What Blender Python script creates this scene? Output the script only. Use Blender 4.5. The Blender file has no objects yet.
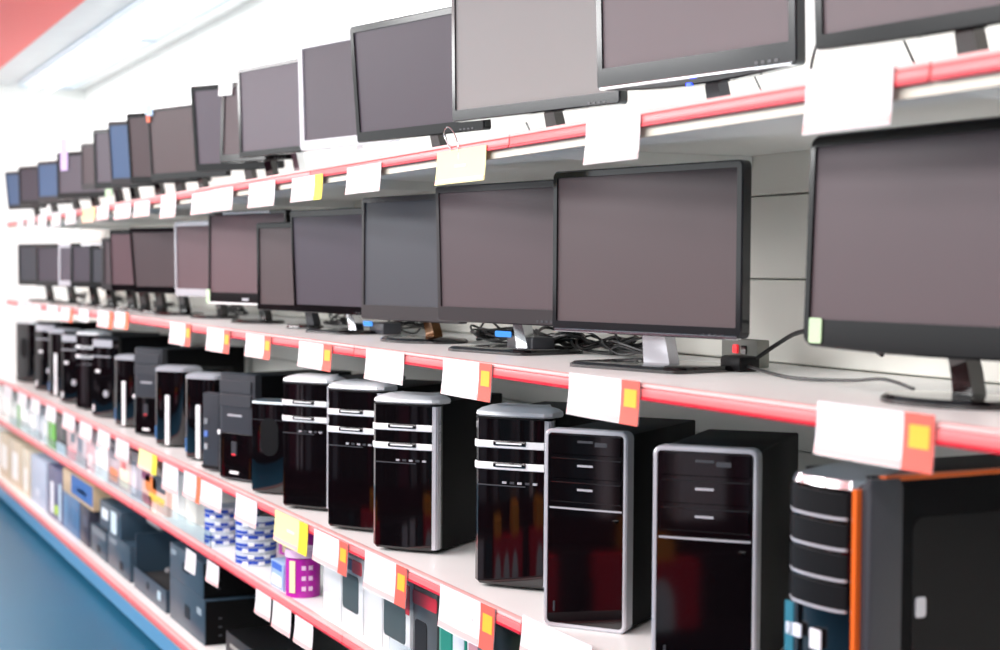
import bpy, bmesh, math, random
from mathutils import Matrix, Vector, Euler
random.seed(7)
C = bpy.context.scene.collection
sc = bpy.context.scene
PI = math.pi
# ------------------------------------------------------------------ camera geometry (metres; shelves run along +Y, goods face -X)
K = 1.5; F = 1600.0; TH = math.atan(745/F); D = math.cos(TH)*K; ROLL = .007; H = 1.461
HC = 266+745*math.tan(ROLL); PT = math.atan((325-HC)/F)
s_, c_ = math.sin, math.cos
r0 = Vector((c_(TH), -s_(TH), 0)); FW = Vector((s_(TH)*c_(PT), c_(TH)*c_(PT), -s_(PT))); u0 = r0.cross(FW)
RT = c_(ROLL)*r0+s_(ROLL)*u0; UP = -s_(ROLL)*r0+c_(ROLL)*u0
def ray(x, y): return FW+RT*((x-500)/F)+UP*((325-y)/F)
def onx(x, y, X): v = ray(x, y); t = X/v.x; return Vector((X, v.y*t, H+v.z*t))
def onz(x, y, z): v = ray(x, y); t = (z-H)/v.z; return Vector((v.x*t, v.y*t, z))
def proj(P):
    q = Vector(P)-Vector((0, 0, H)); Z = q.dot(FW); return 500+F*q.dot(RT)/Z, 325-F*q.dot(UP)/Z
DB = 1.94; YE = 10.62; ZC = 2.62; Y0 = .6
Z_RAIL = dict(bottom=.1215, low=.505, tower=.750, mid=1.246, top=1.7055)   # lower edge of each red rail
TS = .026                                                                     # rail edge to shelf surface
# ------------------------------------------------------------------ materials
def lin(c):
    r = []
    for v in c:
        v /= 255.; r.append(v/12.92 if v <= .04045 else ((v+.055)/1.055)**2.4)
    return (*r, 1)
MC = {}
def mat(name, col, rough=.5, metal=0, spec=.5, coat=0, noise=0, nscale=8, trans=0, alpha=1, emit=0, bump=0):
    if name in MC: return MC[name]
    m = bpy.data.materials.new(name); m.use_nodes = True; nt = m.node_tree; b = nt.nodes['Principled BSDF']
    cl = lin(col); b.inputs['Base Color'].default_value = cl
    b.inputs['Roughness'].default_value = rough; b.inputs['Metallic'].default_value = metal
    b.inputs['Specular IOR Level'].default_value = spec; b.inputs['Coat Weight'].default_value = coat
    b.inputs['Coat Roughness'].default_value = .05
    b.inputs['Transmission Weight'].default_value = trans; b.inputs['Alpha'].default_value = alpha
    tc = nt.nodes.new('ShaderNodeTexCoord'); n = nt.nodes.new('ShaderNodeTexNoise')
    n.inputs['Scale'].default_value = nscale; n.inputs['Detail'].default_value = 3
    nt.links.new(tc.outputs['Object'], n.inputs['Vector'])
    if noise:
        rp = nt.nodes.new('ShaderNodeValToRGB'); e = rp.color_ramp.elements
        e[0].position = .3; e[1].position = .7
        e[0].color = (*[v*(1-noise) for v in cl[:3]], 1); e[1].color = (*[min(1, v*(1+noise)) for v in cl[:3]], 1)
        nt.links.new(n.outputs['Fac'], rp.inputs['Fac']); nt.links.new(rp.outputs['Color'], b.inputs['Base Color'])
    if bump:
        bp = nt.nodes.new('ShaderNodeBump'); bp.inputs['Strength'].default_value = bump; bp.inputs['Distance'].default_value = .002
        nt.links.new(n.outputs['Fac'], bp.inputs['Height']); nt.links.new(bp.outputs['Normal'], b.inputs['Normal'])
    if emit:
        b.inputs['Emission Color'].default_value = cl; b.inputs['Emission Strength'].default_value = emit
    MC[name] = m; return m
def tone(col, rough=.45, **k):
    return mat('tone_%02x%02x%02x_%d' % (*col, int(rough*100)), col, rough, noise=.03, spec=.15 if max(col) < 60 else .4, **k)
WALL = mat('wall_paint', (238, 239, 236), .7, noise=.02, nscale=3)
PANEL = mat('back_panel_paint', (240, 239, 231), .6, noise=.03, nscale=2)
LIP = mat('shelf_lip_shade', (206, 202, 188), .5)  # beige puts the shade on the white lip into its colour
SHELF = mat('shelf_enamel', (244, 246, 244), .35, noise=.01)
FLOORM = mat('floor_vinyl', (34, 100, 130), .35, noise=.05, nscale=.8)
KICK = mat('kick_blue', (84, 146, 188), .35)
PINK = mat('rail_pink_plastic', (222, 116, 118), .3, spec=.35)
PALE = mat('rail_pale_lip', (238, 184, 182), .4, spec=.2)
RED = mat('rail_red_insert', (196, 26, 48), .35, spec=.3)
BLK = mat('black_gloss', (8, 5, 7), .05, spec=.75)
BLKS = mat('black_satin', (15, 15, 17), .45, spec=.15, bump=.1, nscale=300)
SIDE = mat('case_steel_black', (10, 10, 12), .5, spec=.1, bump=.1, nscale=200)
DGREY = mat('charcoal_plastic', (52, 54, 60), .4)
BEZG = mat('grey_bezel', (54, 51, 53), .3, spec=.25)
BEZB = mat('black_bezel', (11, 11, 13), .14, spec=.28)
BEZT = mat('dark_chrome_bezel', (24, 26, 29), .14, spec=.4)
CHROME = mat('chrome', (205, 208, 212), .12, metal=1)
SILVER = mat('silver_plastic', (196, 197, 204), .25, metal=.35)
WHITEP = mat('white_plastic', (242, 242, 244), .3, coat=.3)
WHITEF = mat('white_monitor_frame', (178, 180, 188), .3)
AMBER = mat('amber_gloss', (120, 82, 48), .12, metal=.5)
BLUEP = mat('blue_tab', (30, 110, 200), .3)
LEDB = mat('blue_led', (30, 60, 255), .3, emit=3)
LEDR = mat('red_switch', (230, 40, 50), .3, emit=.6)
ORANGE = mat('orange_trim', (222, 100, 30), .3)
CARD = mat('card_white', (218, 215, 217), .5)
CARDY = mat('card_yellow', (238, 228, 160), .5)
CFO = mat('card_orange', (240, 106, 60), .5)
CFY = mat('card_bright_yellow', (244, 222, 44), .5)
CFR = mat('card_red', (222, 92, 78), .5)
CFP = mat('card_pale_pink', (240, 180, 178), .5)
CFT = mat('card_print_grey', (214, 205, 212), .6)
CABLE = mat('cable_black', (20, 20, 22), .4)
CLEAR = mat('clear_acrylic', (225, 238, 242), .08, trans=1)
CLEAR.node_tree.nodes['Principled BSDF'].inputs['IOR'].default_value = 1.05
SCR = {k: mat('screen_'+k, tuple(q*.66 for q in v), .45, spec=.22) for k, v in dict(mauve=(122, 106, 112), grey=(188, 186, 186), pale=(150, 138, 144), slate=(96, 98, 108),  # mauve-grey tones carry the reflected surroundings in the base colour
       pink=(142, 112, 120), brown=(118, 102, 106), blue=(112, 146, 196), violet=(132, 124, 138), steel=(104, 96, 110)).items()}  # pale is mauve lightened for the stronger light on the top row
# ------------------------------------------------------------------ mesh helpers
def finish(name, bm, m, parent=None, smooth=True, loc=None, rot=None):
    bmesh.ops.recalc_face_normals(bm, faces=bm.faces)
    me = bpy.data.meshes.new(name); bm.to_mesh(me); bm.free()
    ms = m if isinstance(m, (list, tuple)) else [m]
    for x in ms: me.materials.append(x)
    if smooth:
        for p in me.polygons: p.use_smooth = True
        try: me.set_sharp_from_angle(angle=math.radians(32))
        except Exception: pass
    o = bpy.data.objects.new(name, me); C.objects.link(o)
    if parent: o.parent = parent
    if loc is not None: o.location = loc
    if rot is not None: o.rotation_euler = rot
    return o
def box(bm, x0, x1, y0, y1, z0, z1, bev=0, seg=2, M=None, mi=0):
    vs = [bm.verts.new((x, y, z)) for x in (x0, x1) for y in (y0, y1) for z in (z0, z1)]
    fs = [bm.faces.new([vs[i] for i in q]) for q in ((0, 1, 3, 2), (4, 6, 7, 5), (0, 4, 5, 1), (2, 3, 7, 6), (0, 2, 6, 4), (1, 5, 7, 3))]
    for f in fs: f.material_index = mi
    if bev:
        es = list({e for f in fs for e in f.edges})
        r = bmesh.ops.bevel(bm, geom=es, offset=bev, segments=seg, profile=.5, affect='EDGES')
        vs = list({v for f in r['faces'] for v in f.verts} | {v for v in vs if v.is_valid})
        for f in r['faces']: f.material_index = mi
    if M: bmesh.ops.transform(bm, matrix=M, verts=[v for v in vs if v.is_valid])
def B(*a, **k): bm = bmesh.new(); box(bm, *a, **k); return bm
def rr(w, h, r, nc=4, nb=8, cx=0, z0=0, sag=0):
    """rounded rectangle outline in X,Z, bottom at z0, always 4*(nc+nb) points"""
    pts = []
    cs = [(cx+w/2-r, z0+r, -PI/2), (cx+w/2-r, z0+h-r, 0), (cx-w/2+r, z0+h-r, PI/2), (cx-w/2+r, z0+r, PI)]
    for k, (x, z, a) in enumerate(cs):
        ar = [(x+r*c_(a+PI/2*i/nc), z+r*s_(a+PI/2*i/nc)) for i in range(nc+1)]
        pts += ar
        nx, nz, na = cs[(k+1) % 4]; e = (nx+r*c_(na), nz+r*s_(na))
        pts += [(ar[-1][0]+(e[0]-ar[-1][0])*i/nb, ar[-1][1]+(e[1]-ar[-1][1])*i/nb) for i in range(1, nb)]
    if sag: pts = [(x, z-sag*max(0, 1-(2*(x-cx)/w)**2)*max(0, 1-(z-z0)/.02)) for x, z in pts]
    return pts
def loops(bm, ls, cap0=True, cap1=True, mi=0):
    rows = [[bm.verts.new(p) for p in l] for l in ls]
    n = len(rows[0])
    for a, b in zip(rows, rows[1:]):
        for i in range(n):
            f = bm.faces.new((a[i], a[(i+1) % n], b[(i+1) % n], b[i])); f.material_index = mi
    if cap0: bm.faces.new(rows[0]).material_index = mi
    if cap1: bm.faces.new(rows[-1]).material_index = mi
def slab(w, h, t, r=.004, bev=.002, cx=0, z0=0, y0=0, bm=None, mi=0, sag=0):
    """rounded plate, front face at y0, thickness t towards +y"""
    bm = bm or bmesh.new()
    o = rr(w, h, r, cx=cx, z0=z0, sag=sag); i = rr(w-2*bev, h-2*bev, max(r-bev, .0005), cx=cx, z0=z0+bev, sag=sag)
    loops(bm, [[(x, y0, z) for x, z in i], [(x, y0+bev, z) for x, z in o], [(x, y0+t-bev, z) for x, z in o], [(x, y0+t, z) for x, z in i]], mi=mi)
    return bm
def ring(w, h, b, bb, bt, t, r=.008, ri=.002, rec=.006, bev=.003, sag=0, back=True):
    bm = bmesh.new()
    o = rr(w, h, r, sag=sag); o2 = rr(w-2*bev, h-2*bev, max(r-bev, .001), z0=bev, sag=sag); i = rr(w-2*b, h-bb-bt, ri, z0=bb)
    P = lambda l, y: [(x, y, z) for x, z in l]
    loops(bm, [P(i, rec), P(i, 0), P(o2, 0), P(o, bev), P(o, t-bev), P(o2, t)], cap0=not back, cap1=back)
    if not back:
        pass
    return bm
def plan(W, y1, levels, bulge=.012, r=.014, n=14, bm=None, mi=0, cx=0):
    """solid with a curved front: levels = [(z, inset, yshift)]"""
    bm = bm or bmesh.new(); ls = []
    for z, ins, ys in levels:
        w = W-2*ins; l = [(cx-w/2, y1-ins, z)]
        for i in range(n+1):
            u = -1+2*i/n; x = u*w/2; e = max(0, abs(u)-(1-2*r/W))/(2*r/W)
            l.append((cx+x*(1-.0*e), -bulge*(1-u*u)+r*(1-math.sqrt(max(0, 1-e*e)))+ins+ys, z))
        l.append((cx+w/2, y1-ins, z)); ls.append(l)
    loops(bm, ls, mi=mi); return bm
def tube(pts, r, n=6, bm=None, sub=6, closed=False):
    bm = bm or bmesh.new(); P = [Vector(p) for p in pts]; q = []
    m = len(P)
    for i in range(m-1 if not closed else m):
        p0, p1, p2, p3 = (P[(i-1) % m] if closed or i else P[0]), P[i % m], P[(i+1) % m], (P[(i+2) % m] if closed or i+2 < m else P[-1])
        for k in range(sub):
            t = k/sub; q.append(.5*((2*p1)+(p2-p0)*t+(2*p0-5*p1+4*p2-p3)*t*t+(3*p1-p0-3*p2+p3)*t**3))
    if not closed: q.append(P[-1])
    rows = []; nn = Vector((.3, .2, 1)).normalized(); L = len(q)
    for i, p in enumerate(q):
        a = q[(i+1) % L] if closed else q[min(i+1, L-1)]; b = q[(i-1) % L] if closed else q[max(i-1, 0)]
        t = (a-b); t = t.normalized() if t.length > 1e-9 else Vector((1, 0, 0)); nn = (nn-t*nn.dot(t)); nn = nn.normalized() if nn.length > 1e-6 else t.orthogonal().normalized()
        bn = t.cross(nn); rows.append([p+r*(c_(2*PI*j/n)*nn+s_(2*PI*j/n)*bn) for j in range(n)])
    if closed: rows.append(rows[0])
    loops(bm, rows, cap0=not closed, cap1=not closed)
    if closed: bmesh.ops.remove_doubles(bm, verts=bm.verts, dist=1e-6)
    return bm
def lathe(prof, n=28, bm=None, sx=1, sy=1, cx=0, cy=0, mi=0):
    bm = bm or bmesh.new()
    loops(bm, [[(cx+sx*r*c_(2*PI*j/n), cy+sy*r*s_(2*PI*j/n), z) for j in range(n)] for r, z in prof], mi=mi); return bm
def empty(name, loc, rz, label, cat, group=None):
    o = bpy.data.objects.new(name, None); o.empty_display_size = .05; C.objects.link(o)
    o.location = loc; o.rotation_euler = (0, 0, rz); tag(o, label, cat, group); return o
def tag(o, label, cat, group=None, kind=None):
    o['label'] = label; o['category'] = cat
    if group: o['group'] = group
    if kind: o['kind'] = kind
    return o
def struct(name, bm, m): o = finish(name, bm, m, smooth=False); o['kind'] = 'structure'; return o
# ------------------------------------------------------------------ the room
struct('floor', B(-3.4, DB+.1, -3, YE+.1, -.05, 0), FLOORM)
bm = bmesh.new(); box(bm, -3.6, 1.28, -3, YE, ZC, ZC+.05)
CEIL = mat('ceiling_paint', (226, 228, 228), .7, noise=.02)
REDC = mat('red_ceiling_panel', (244, 96, 92), .5)
bm = B(-2.2, DB+.1, -3, YE+.1, ZC, ZC+.05); struct('ceiling', bm, CEIL)
# red painted dropped ceiling over the aisle
o = struct('trim_1', B(-2.2, 1.29, -3, YE, ZC-.012, ZC-.001), REDC)
struct('wall_far', B(-3.6, DB+.1, YE, YE+.1, 0, ZC), WALL)
struct('wall_right', B(DB+.012, DB+.1, -3, YE, 0, ZC), WALL)
struct('wall_near', B(-2.2, DB+.1, -3.1, -3, 0, ZC), mat('near_wall', (120, 112, 116), .7))  # unseen wall behind the camera, added to darken the tower reflections
# low goods gondola on the other side of the aisle: unseen, added to be mirrored in the glossy towers
bm = bmesh.new(); rnd = random.Random(3)
cols = [(205, 20, 44), (225, 140, 36), (215, 215, 218), (22, 20, 24), (86, 30, 50), (110, 110, 118), (34, 60, 66), (200, 190, 196), (12, 12, 14)]
box(bm, -1.5, -1.25, -2.8, 10.5, 0, .18, mi=3); box(bm, -1.5, -1.3, -2.8, 10.5, .18, .43, mi=3)
SEG = ((.74, 1.02), (1.70, 1.98), (2.12, 2.62), (3.5, 3.85), (5.0, 5.4), (7, 7.4))
for a_, b_ in SEG: box(bm, -1.45, -1.22, a_, b_, .18, .43, mi=0)
y = -2.7
while y < 10.4:
    if not any(a_ < y-.05 and y+.05 < b_ for a_, b_ in SEG):
        box(bm, -1.42, -1.24+rnd.uniform(-.05, 0), y-.05, y+.05, .18, rnd.uniform(.25, .42), mi=rnd.choice((3, 5, 6, 7, 8, 8))); y += .15; continue
    n = 12; w_ = .055
    pts = [(y-w_, .18)]+[(y-w_*c_(PI*i/n), .24+.13*s_(PI*i/n)) for i in range(n+1)]+[(y+w_, .18)]
    fr_ = [bm.verts.new((-1.214, a, b)) for a, b in pts]; bk_ = [bm.verts.new((-1.225, a, b)) for a, b in pts]
    bm.faces.new(fr_).material_index = 2; bm.faces.new(bk_[::-1]).material_index = 2
    for i in range(len(pts)): bm.faces.new((fr_[i], fr_[i-1], bk_[i-1], bk_[i])).material_index = 2
    if rnd.random() < .6: box(bm, -1.42, -1.23, y-.06, y+.05, .43, .43+rnd.uniform(.05, .12), mi=1)
    y += .15
y = -2.8
while y < 10.2:
    w_ = rnd.choice((.03, .05, .08, .12, .2))
    box(bm, -1.5, -1.38+rnd.uniform(-.04, .04), y, y+w_, .55, rnd.uniform(.9, 1.3), mi=rnd.choice((3, 3, 4, 4, 5, 6, 7, 8, 8, 8)))
    y += w_+rnd.choice((0, .02, .05))
box(bm, -1.52, -1.5, -2.8, 10.5, 0, 1.35, mi=4)
struct('gondola_left', bm, [mat('aisle_%02x%02x%02x' % c, c, .6) for c in cols])
# ------------------------------------------------------------------ shelving: back boards, uprights, shelves
bm = bmesh.new()
z = .05
while z < 1.86:
    box(bm, DB-.012, DB+.008, Y0, YE-.01, z, min(z+.172, 1.9), bev=.003, seg=1); z += .175
t = tag(finish('back_panel', bm, PANEL), 'pale grey slotted back panel of the wall shelving behind all goods', 'back panel')
y = 1.0; k = 0
up = bmesh.new()
SH = [('bottom', 'lowest white shelf just above the blue plinth carrying boxes', .56), ('low', 'white shelf with clear acrylic front holding discs and packets', .5),
      ('tower', 'white shelf carrying the row of black computer towers', .55), ('mid', 'white shelf carrying the middle row of monitors', .55),
      ('top', 'topmost white shelf carrying the upper row of monitors', .55)]
X1 = DB-.014
for nm, lb, dep in SH:
    YN = 9.85 if nm in ('top', 'mid') else YE-.02
    z = Z_RAIL[nm]
    t = tag(finish('shelf', B(D+.004, X1, Y0, YN, z+.004, z+TS, bev=.002, seg=1), SHELF), lb, 'shelf')
    # white lip below the rail, toned beige for its shade, and brackets
    if nm in ('top', 'bottom'): finish('shelf_lip', B(D+.004, D+.012, Y0, YN, z-.016, z+.004), LIP, t, False)
    y = Y0; off = {'top': .37, 'mid': .02, 'tower': .3, 'low': .1, 'bottom': .2}[nm]
    ys = [Y0]+[v for v in [off+1.25*i for i in range(10)] if Y0+.1 < v < YN-.1]+[YN]
    for a, b in zip(ys, ys[1:]):
        a += .002; b -= .002
        rb = bmesh.new(); box(rb, D-.007, D+.003, a, b, z+.001, z+.020, bev=.003)
        r = finish('price_rail', rb, PINK, t)
        finish('rail_insert', B(D-.0085, D-.006, a, b, z-.0005, z+.0055, bev=.001, seg=1), RED, r)
        finish('rail_lip', B(D-.006, D+.012, a, b, z+.0205, z+.0275, bev=.002), PALE, r)
    for yy in ys[1:-1]:
        bm = bmesh.new(); f = [bm.verts.new(p) for p in ((D+.03, yy, z+.003), (X1, yy, z+.003), (X1, yy, z-.026), (D+.2, yy, z-.022), (D+.03, yy, z-.012))]
        g = bm.faces.new(f); r = bmesh.ops.extrude_face_region(bm, geom=[g]); bmesh.ops.translate(bm, vec=(0, .004, 0), verts=[v for v in r['geom'] if isinstance(v, bmesh.types.BMVert)])
        finish('bracket', bm, SHELF, t, False)
tag(finish('plinth', B(D+.012, D+.04, Y0, YE-.02, .035, Z_RAIL['bottom']-.017), KICK), 'blue plinth strip under the lowest shelf by the floor', 'plinth')
# white end panel of the shelving at the far wall
for i in range(1):
    tag(finish('end_panel', B(D+.02, X1, YE-.019, YE-.004, 0, 1.9, bev=.003), SHELF), 'white end panel closing the shelving at the far wall', 'end panel')
# ------------------------------------------------------------------ ceiling light trough above the shelves
def troffer(x0, x1, y0, y1, label, tubes=(.25, .55), e=2.5):
    t = empty('ceiling_light', ((x0+x1)/2, (y0+y1)/2, ZC-.013), 0, label, 'ceiling light', 'fluorescent ceiling lights')
    w = (x1-x0)/2; l = (y1-y0)/2
    bm = bmesh.new(); box(bm, -w, w, -l, l, -.004, .012); finish('reflector_tray', bm, mat('reflector', (226, 236, 244), .3), t, False)
    for xx in (-w, w-.015): finish('side_rim', B(xx, xx+.015, -l, l, -.016, -.004), mat('rim_grey', (206, 214, 220), .4), t, False)
    for yy in (-l, l-.015): finish('end_rim', B(-w+.015, w-.015, yy, yy+.015, -.016, -.004), mat('rim_grey', (206, 214, 220), .4), t, False)
    for f in tubes:
        xx = -w+2*w*f
        m = mat('tube_glow', (246, 250, 255), .4, emit=e)
        bm = bmesh.new(); n = 10
        loops(bm, [[(xx+.014*c_(2*PI*j/n), yy, -.026+.014*s_(2*PI*j/n)) for j in range(n)] for yy in (-l+.02, l-.02)])
        finish('tube', bm, m, t)
    return t
for k, (a, b) in enumerate(((.9, 3.26), (3.28, 5.64), (5.66, 8.02), (8.04, 10.4))):
    troffer(1.5, 1.84, a, b, ['nearest', 'second nearest', 'third nearest', 'farthest'][k]+' fluorescent ceiling light in the row directly above the shelves')
# ------------------------------------------------------------------ monitors
def monitor_pose(xl, yt, yb, yaw, Xc, xr=None, W=None):
    ym = (yt+yb)/2; a = ray(xl, ym); a = a.x/a.y; sy, cy = s_(yaw), c_(yaw)
    if xr is not None:
        b = ray(xr, ym); b = b.x/b.y; A, Bq = a*cy+sy, -b*cy-sy; det = a*Bq-A*b
        t = (Xc*Bq-A*Xc)/det; w = (a*Xc-b*Xc)/det
    else:
        w = W/2; t = (Xc-w*sy)/a-w*cy
    Lx, Ly = Xc-w*sy, t+w*cy; k = Ly/ray(xl, ym).y
    return t, 2*w, H+ray(xl, yt).z*k, H+ray(xl, yb).z*k
def lobed_base(bx, by, m, t, kind):
    if kind == 'round': return finish('base', lathe([(.001, 0), (1, 0), (1, .006), (.93, .012), (.001, .016)], 36, sx=bx, sy=by, cy=.05), m, t)
    bm = bmesh.new(); loops(bm, [[(x, y+.05-by, z) for x, y in rr(2*bx-i, 2*by-i, .03, z0=i/2)] for z, i in ((0, 0), (.006, 0), (.011, .012))])
    return finish('base', bm, m, t)
def monitor(label, shelf, xl, yt, yb, yaw=14, Xo=.2, xr=None, W=None, tilt=0, bez='black', scr='mauve', b=.018, bb=.028, bt=.018, base='round', nk='black', top=None,
            sag=0, led=None, ledx=0, logo=False, hgt=None, stick=None, bs=1, r=.008, strip=None, tag_side=False):
    zs = Z_RAIL[shelf]+TS+.0005; yw = math.radians(yaw)
    y, W, zt, zb = monitor_pose(xl, yt, yb, yw, D+Xo, xr, W)
    h = hgt or zt-zb
    if zb < zs+.02: zb = zs+.02
    t = empty('monitor', (D+Xo, y, zs), yw-PI/2, label, 'monitor', 'monitors on the %s shelf' % {'top': 'topmost', 'mid': 'middle'}[shelf])
    m = dict(black=BEZB, grey=BEZG, teal=BEZT, white=WHITEF, silver=SILVER, gloss=BLK)[bez]
    M = Matrix.Translation((0, 0, zb-zs)) @ Matrix.Rotation(math.radians(tilt), 4, 'X')
    def part(n, bm, mm, p=t, sm=True):
        bmesh.ops.transform(bm, matrix=M, verts=bm.verts); return finish(n, bm, mm, p, sm)
    fr = part('frame', ring(W, h, b, bb, bt, .026, r=r, sag=sag), m)
    sw, sh = W-2*b, h-bb-bt
    part('screen', slab(sw+.002, sh+.002, .004, r=.002, bev=.0005, z0=bb-.001, y0=.0045), SCR[scr])
    part('back_shell', slab(W*.62, h*.6, .032, r=.03, bev=.012, z0=h*.18, y0=.025), BLKS if bez != 'white' else WHITEP)
    if top: part('top_trim', B(-W*.3, W*.3, -.0015, .01, h-bt*.75, h-.002, bev=.001, seg=1), top, fr)
    if strip: part('lower_trim', B(-W*.5+.01, W*.5-.01, -.002, .012, -.002, .005, bev=.0015, seg=1), strip, fr)
    if logo: part('maker_badge', B(-.022, .022, -.001, .004, bb*.32, bb*.55), SILVER, fr)
    for i in range(4 if h > .2 and xl > 180 else 0):
        part('button', B(W*.5-.05-.016*i, W*.5-.042-.016*i, -.001, .004, bb*.2, bb*.34), DGREY if bez != 'white' else SILVER, fr)
    if led: part('power_light', slab(.014, .006, .006, r=.0025, bev=.001, z0=-sag-.001 if sag else bb*.3, y0=-.003, cx=ledx), LEDB, fr)
    nm = dict(black=BLK, silver=SILVER, chrome=CHROME, amber=AMBER, white=WHITEP, grey=DGREY)[nk]
    by = .085*bs; bx = .12*bs
    lobed_base(bx, by, BLK if nk not in ('white',) else WHITEP, t, base)
    bm = bmesh.new(); w1, w2 = (.034, .024) if nk != 'silver' else (.06, .045)
    zn = zb-zs+.05
    rows = []
    for q in range(7):
        u = q/6; yy = .085-(.035)*u**1.3 if nk != 'silver' else .06-.02*u; ww = w1*(1-u)+w2*u; th = .014
        rows.append([(-ww, yy-th, .008+zn*u), (ww, yy-th, .008+zn*u), (ww, yy+th, .008+zn*u), (-ww, yy+th, .008+zn*u)])
    loops(bm, [[(x*.6, y, z) for x, y, z in r_] for r_ in rows])
    finish('neck', bm, nm, t)
    if stick:
        for (cx, cz, w_, h_, col) in stick:
            part('sticker', slab(w_, h_, .0025, r=.004, bev=.0005, z0=cz, cx=cx, y0=-.003), tone(col), fr)
    return t
mon = monitor
N = 'near'
# upper row, from the near (right) end of the shelf to the far end
mon('black monitor cut by the right photo edge on topmost shelf above the largest blank card', 'top', 815, -60, 50, 8, .17, xr=1085, bez='black', scr='pale', bb=.022, hgt=.335, sag=.004, nk='black', tilt=3)
mon('glossy black monitor with curved chin and blue light, topmost shelf', 'top', 597, -30, 90, 12, .2, xr=797, bez='teal', scr='pale', bb=.04, hgt=.35, sag=.014, led=1, nk='grey', tilt=2, strip=CHROME)
mon('large monitor with pale grey screen and slim bezel, topmost shelf', 'top', 452, -12, 122, 14, .2, xr=620, bez='teal', scr='grey', b=.014, bb=.026, hgt=.37, nk='black', tilt=1)
mon('black framed monitor directly right of the white framed one, topmost shelf', 'top', 357, 28, 143, 14, .2, W=.56, bez='black', scr='steel', bb=.028, tilt=5, nk='black')
mon('only monitor with a white frame, topmost shelf', 'top', 300, 42, 151, 14, .22, W=.5, bez='white', scr='steel', b=.026, bb=.03, bt=.026, nk='white', tilt=2, r=.014)
mon('black monitor with violet grey screen directly left of the white framed one', 'top', 239, 70, 158, 14, .2, W=.54, bez='black', scr='violet', bb=.02, tilt=2, nk='chrome', bt=.012)
mon('narrow glimpse of black monitor with white paper on its top corner, topmost shelf', 'top', 219, 83, 163, 26, .2, W=.38, bez='black', scr='mauve', tilt=-2, stick=[(-.165, .235, .07, .065, (240, 244, 244))], bs=.62)
mon('monitor with light lavender screen left of the papered one, topmost shelf', 'top', 195, 87, 172, 30, .2, W=.42, bez='black', scr='violet', tilt=5, bs=.62)
mon('wide mauve monitor with blue and orange sticker on its top left corner', 'top', 151, 110, 181, 20, .18, W=.52, bez='black', scr='brown', b=.012, bt=.01, tilt=4, stick=[(-.24, .26, .05, .045, (170, 205, 235)), (-.25, .235, .025, .03, (240, 110, 70))])
mon('narrow mauve monitor between blue screen and stickered monitor, topmost shelf', 'top', 130, 114, 184, 34, .16, W=.42, bez='black', scr='brown', tilt=5, b=.012, bs=.62)
mon('largest of the blue lit screens, upper row', 'top', 111, 122, 185, 34, .14, W=.42, bez='grey', scr='blue', tilt=5, b=.008, bs=.62)
mon('grey screen monitor standing directly left of the largest blue screen, upper row', 'top', 94, 130, 189, 26, .13, W=.40, bez='black', scr='violet', tilt=2, bs=.62)
mon('small dark mauve monitor second left of the largest blue screen, upper row', 'top', 81, 144, 190, 26, .12, W=.38, bez='grey', scr='mauve', tilt=1, b=.01, bs=.62)
mon('monitor with lilac streamer hanging over its screen, far upper row', 'top', 57, 153, 199, 24, .11, W=.44, bez='black', scr='violet', tilt=1, stick=[(-.15, .14, .06, .16, (205, 185, 235)), (.22, .0, .05, .07, (190, 225, 185))], bs=.62)
mon('middle of the three blue lit screens, far upper row', 'top', 38, 162, 202, 22, .1, W=.5, bez='grey', scr='blue', tilt=2, b=.008)
mon('dark mauve monitor between the two farthest blue screens, upper row', 'top', 19, 167, 206, 22, .09, W=.5, bez='black', scr='steel', tilt=2)
mon('farthest blue lit screen at the very left end of upper row', 'top', 8, 172, 210, 20, .08, W=.42, bez='black', scr='blue', tilt=6, b=.01)
# middle row
mon('large black monitor with glossy chin and green corner sticker, nearest in middle row', 'mid', 803, 136, 345, 4, .17, xr=1085, bez='black', scr='mauve', b=.014, bb=.042, tilt=-2, sag=.006, r=.02, nk='black', stick=[(-.245, .004, .03, .04, (176, 206, 166))])
mon('large monitor in shiny grey rimmed frame on silver slanted neck, middle row', 'mid', 552, 172, 330, 14, .2, xr=742, bez='teal', scr='brown', b=.014, bb=.02, bt=.014, nk='silver', r=.012, base='rect', bs=1.3, strip=CHROME)
mon('grey framed monitor directly left of the shiny rimmed large one, middle row', 'mid', 438, 187, 321, 14, .2, W=.47, bez='grey', scr='mauve', b=.014, bb=.036, bt=.016, nk='chrome', tilt=2, base='rect', bs=1.2, stick=[(.02, -.03, .06, .014, (40, 130, 220))])
mon('slate grey screen monitor on amber neck and round base, middle row', 'mid', 361, 198, 319, 12, .2, W=.47, bez='grey', scr='slate', b=.014, bb=.04, bt=.014, nk='amber', bs=1.2)
mon('mauve monitor directly left of the slate one, blue tab at its foot', 'mid', 294, 211, 312, 12, .2, W=.46, bez='black', scr='steel', b=.012, bb=.024, bt=.02, nk='chrome', tilt=3, stick=[(.2, -.03, .05, .014, (40, 130, 220))], base='rect')
mon('lower black framed monitor overlapping the pink screened one, middle row', 'mid', 257, 223, 310, 18, .2, W=.40, bez='black', scr='brown', b=.014, bb=.02, nk='grey', tilt=1, bs=.62)
mon('pink tinted screen with badge on chin and green sticker, middle row', 'mid', 208, 213, 303, 14, .2, W=.54, bez='black', scr='pink', b=.012, bb=.04, bt=.012, nk='black', logo=True, sag=.004, strip=WHITEP, top=WHITEP, stick=[(-.265, .0, .025, .05, (196, 226, 186))])
mon('silver blue framed monitor left of the pink tinted screen, middle row', 'mid', 175, 222, 296, 14, .2, W=.46, bez='silver', scr='pink', b=.014, bb=.03, tilt=1)
mon('dark brown screen monitor tilted forward, left of the silver framed one, middle row', 'mid', 134, 228, 293, 28, .17, W=.44, bez='black', scr='brown', tilt=6, b=.012)
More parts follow.
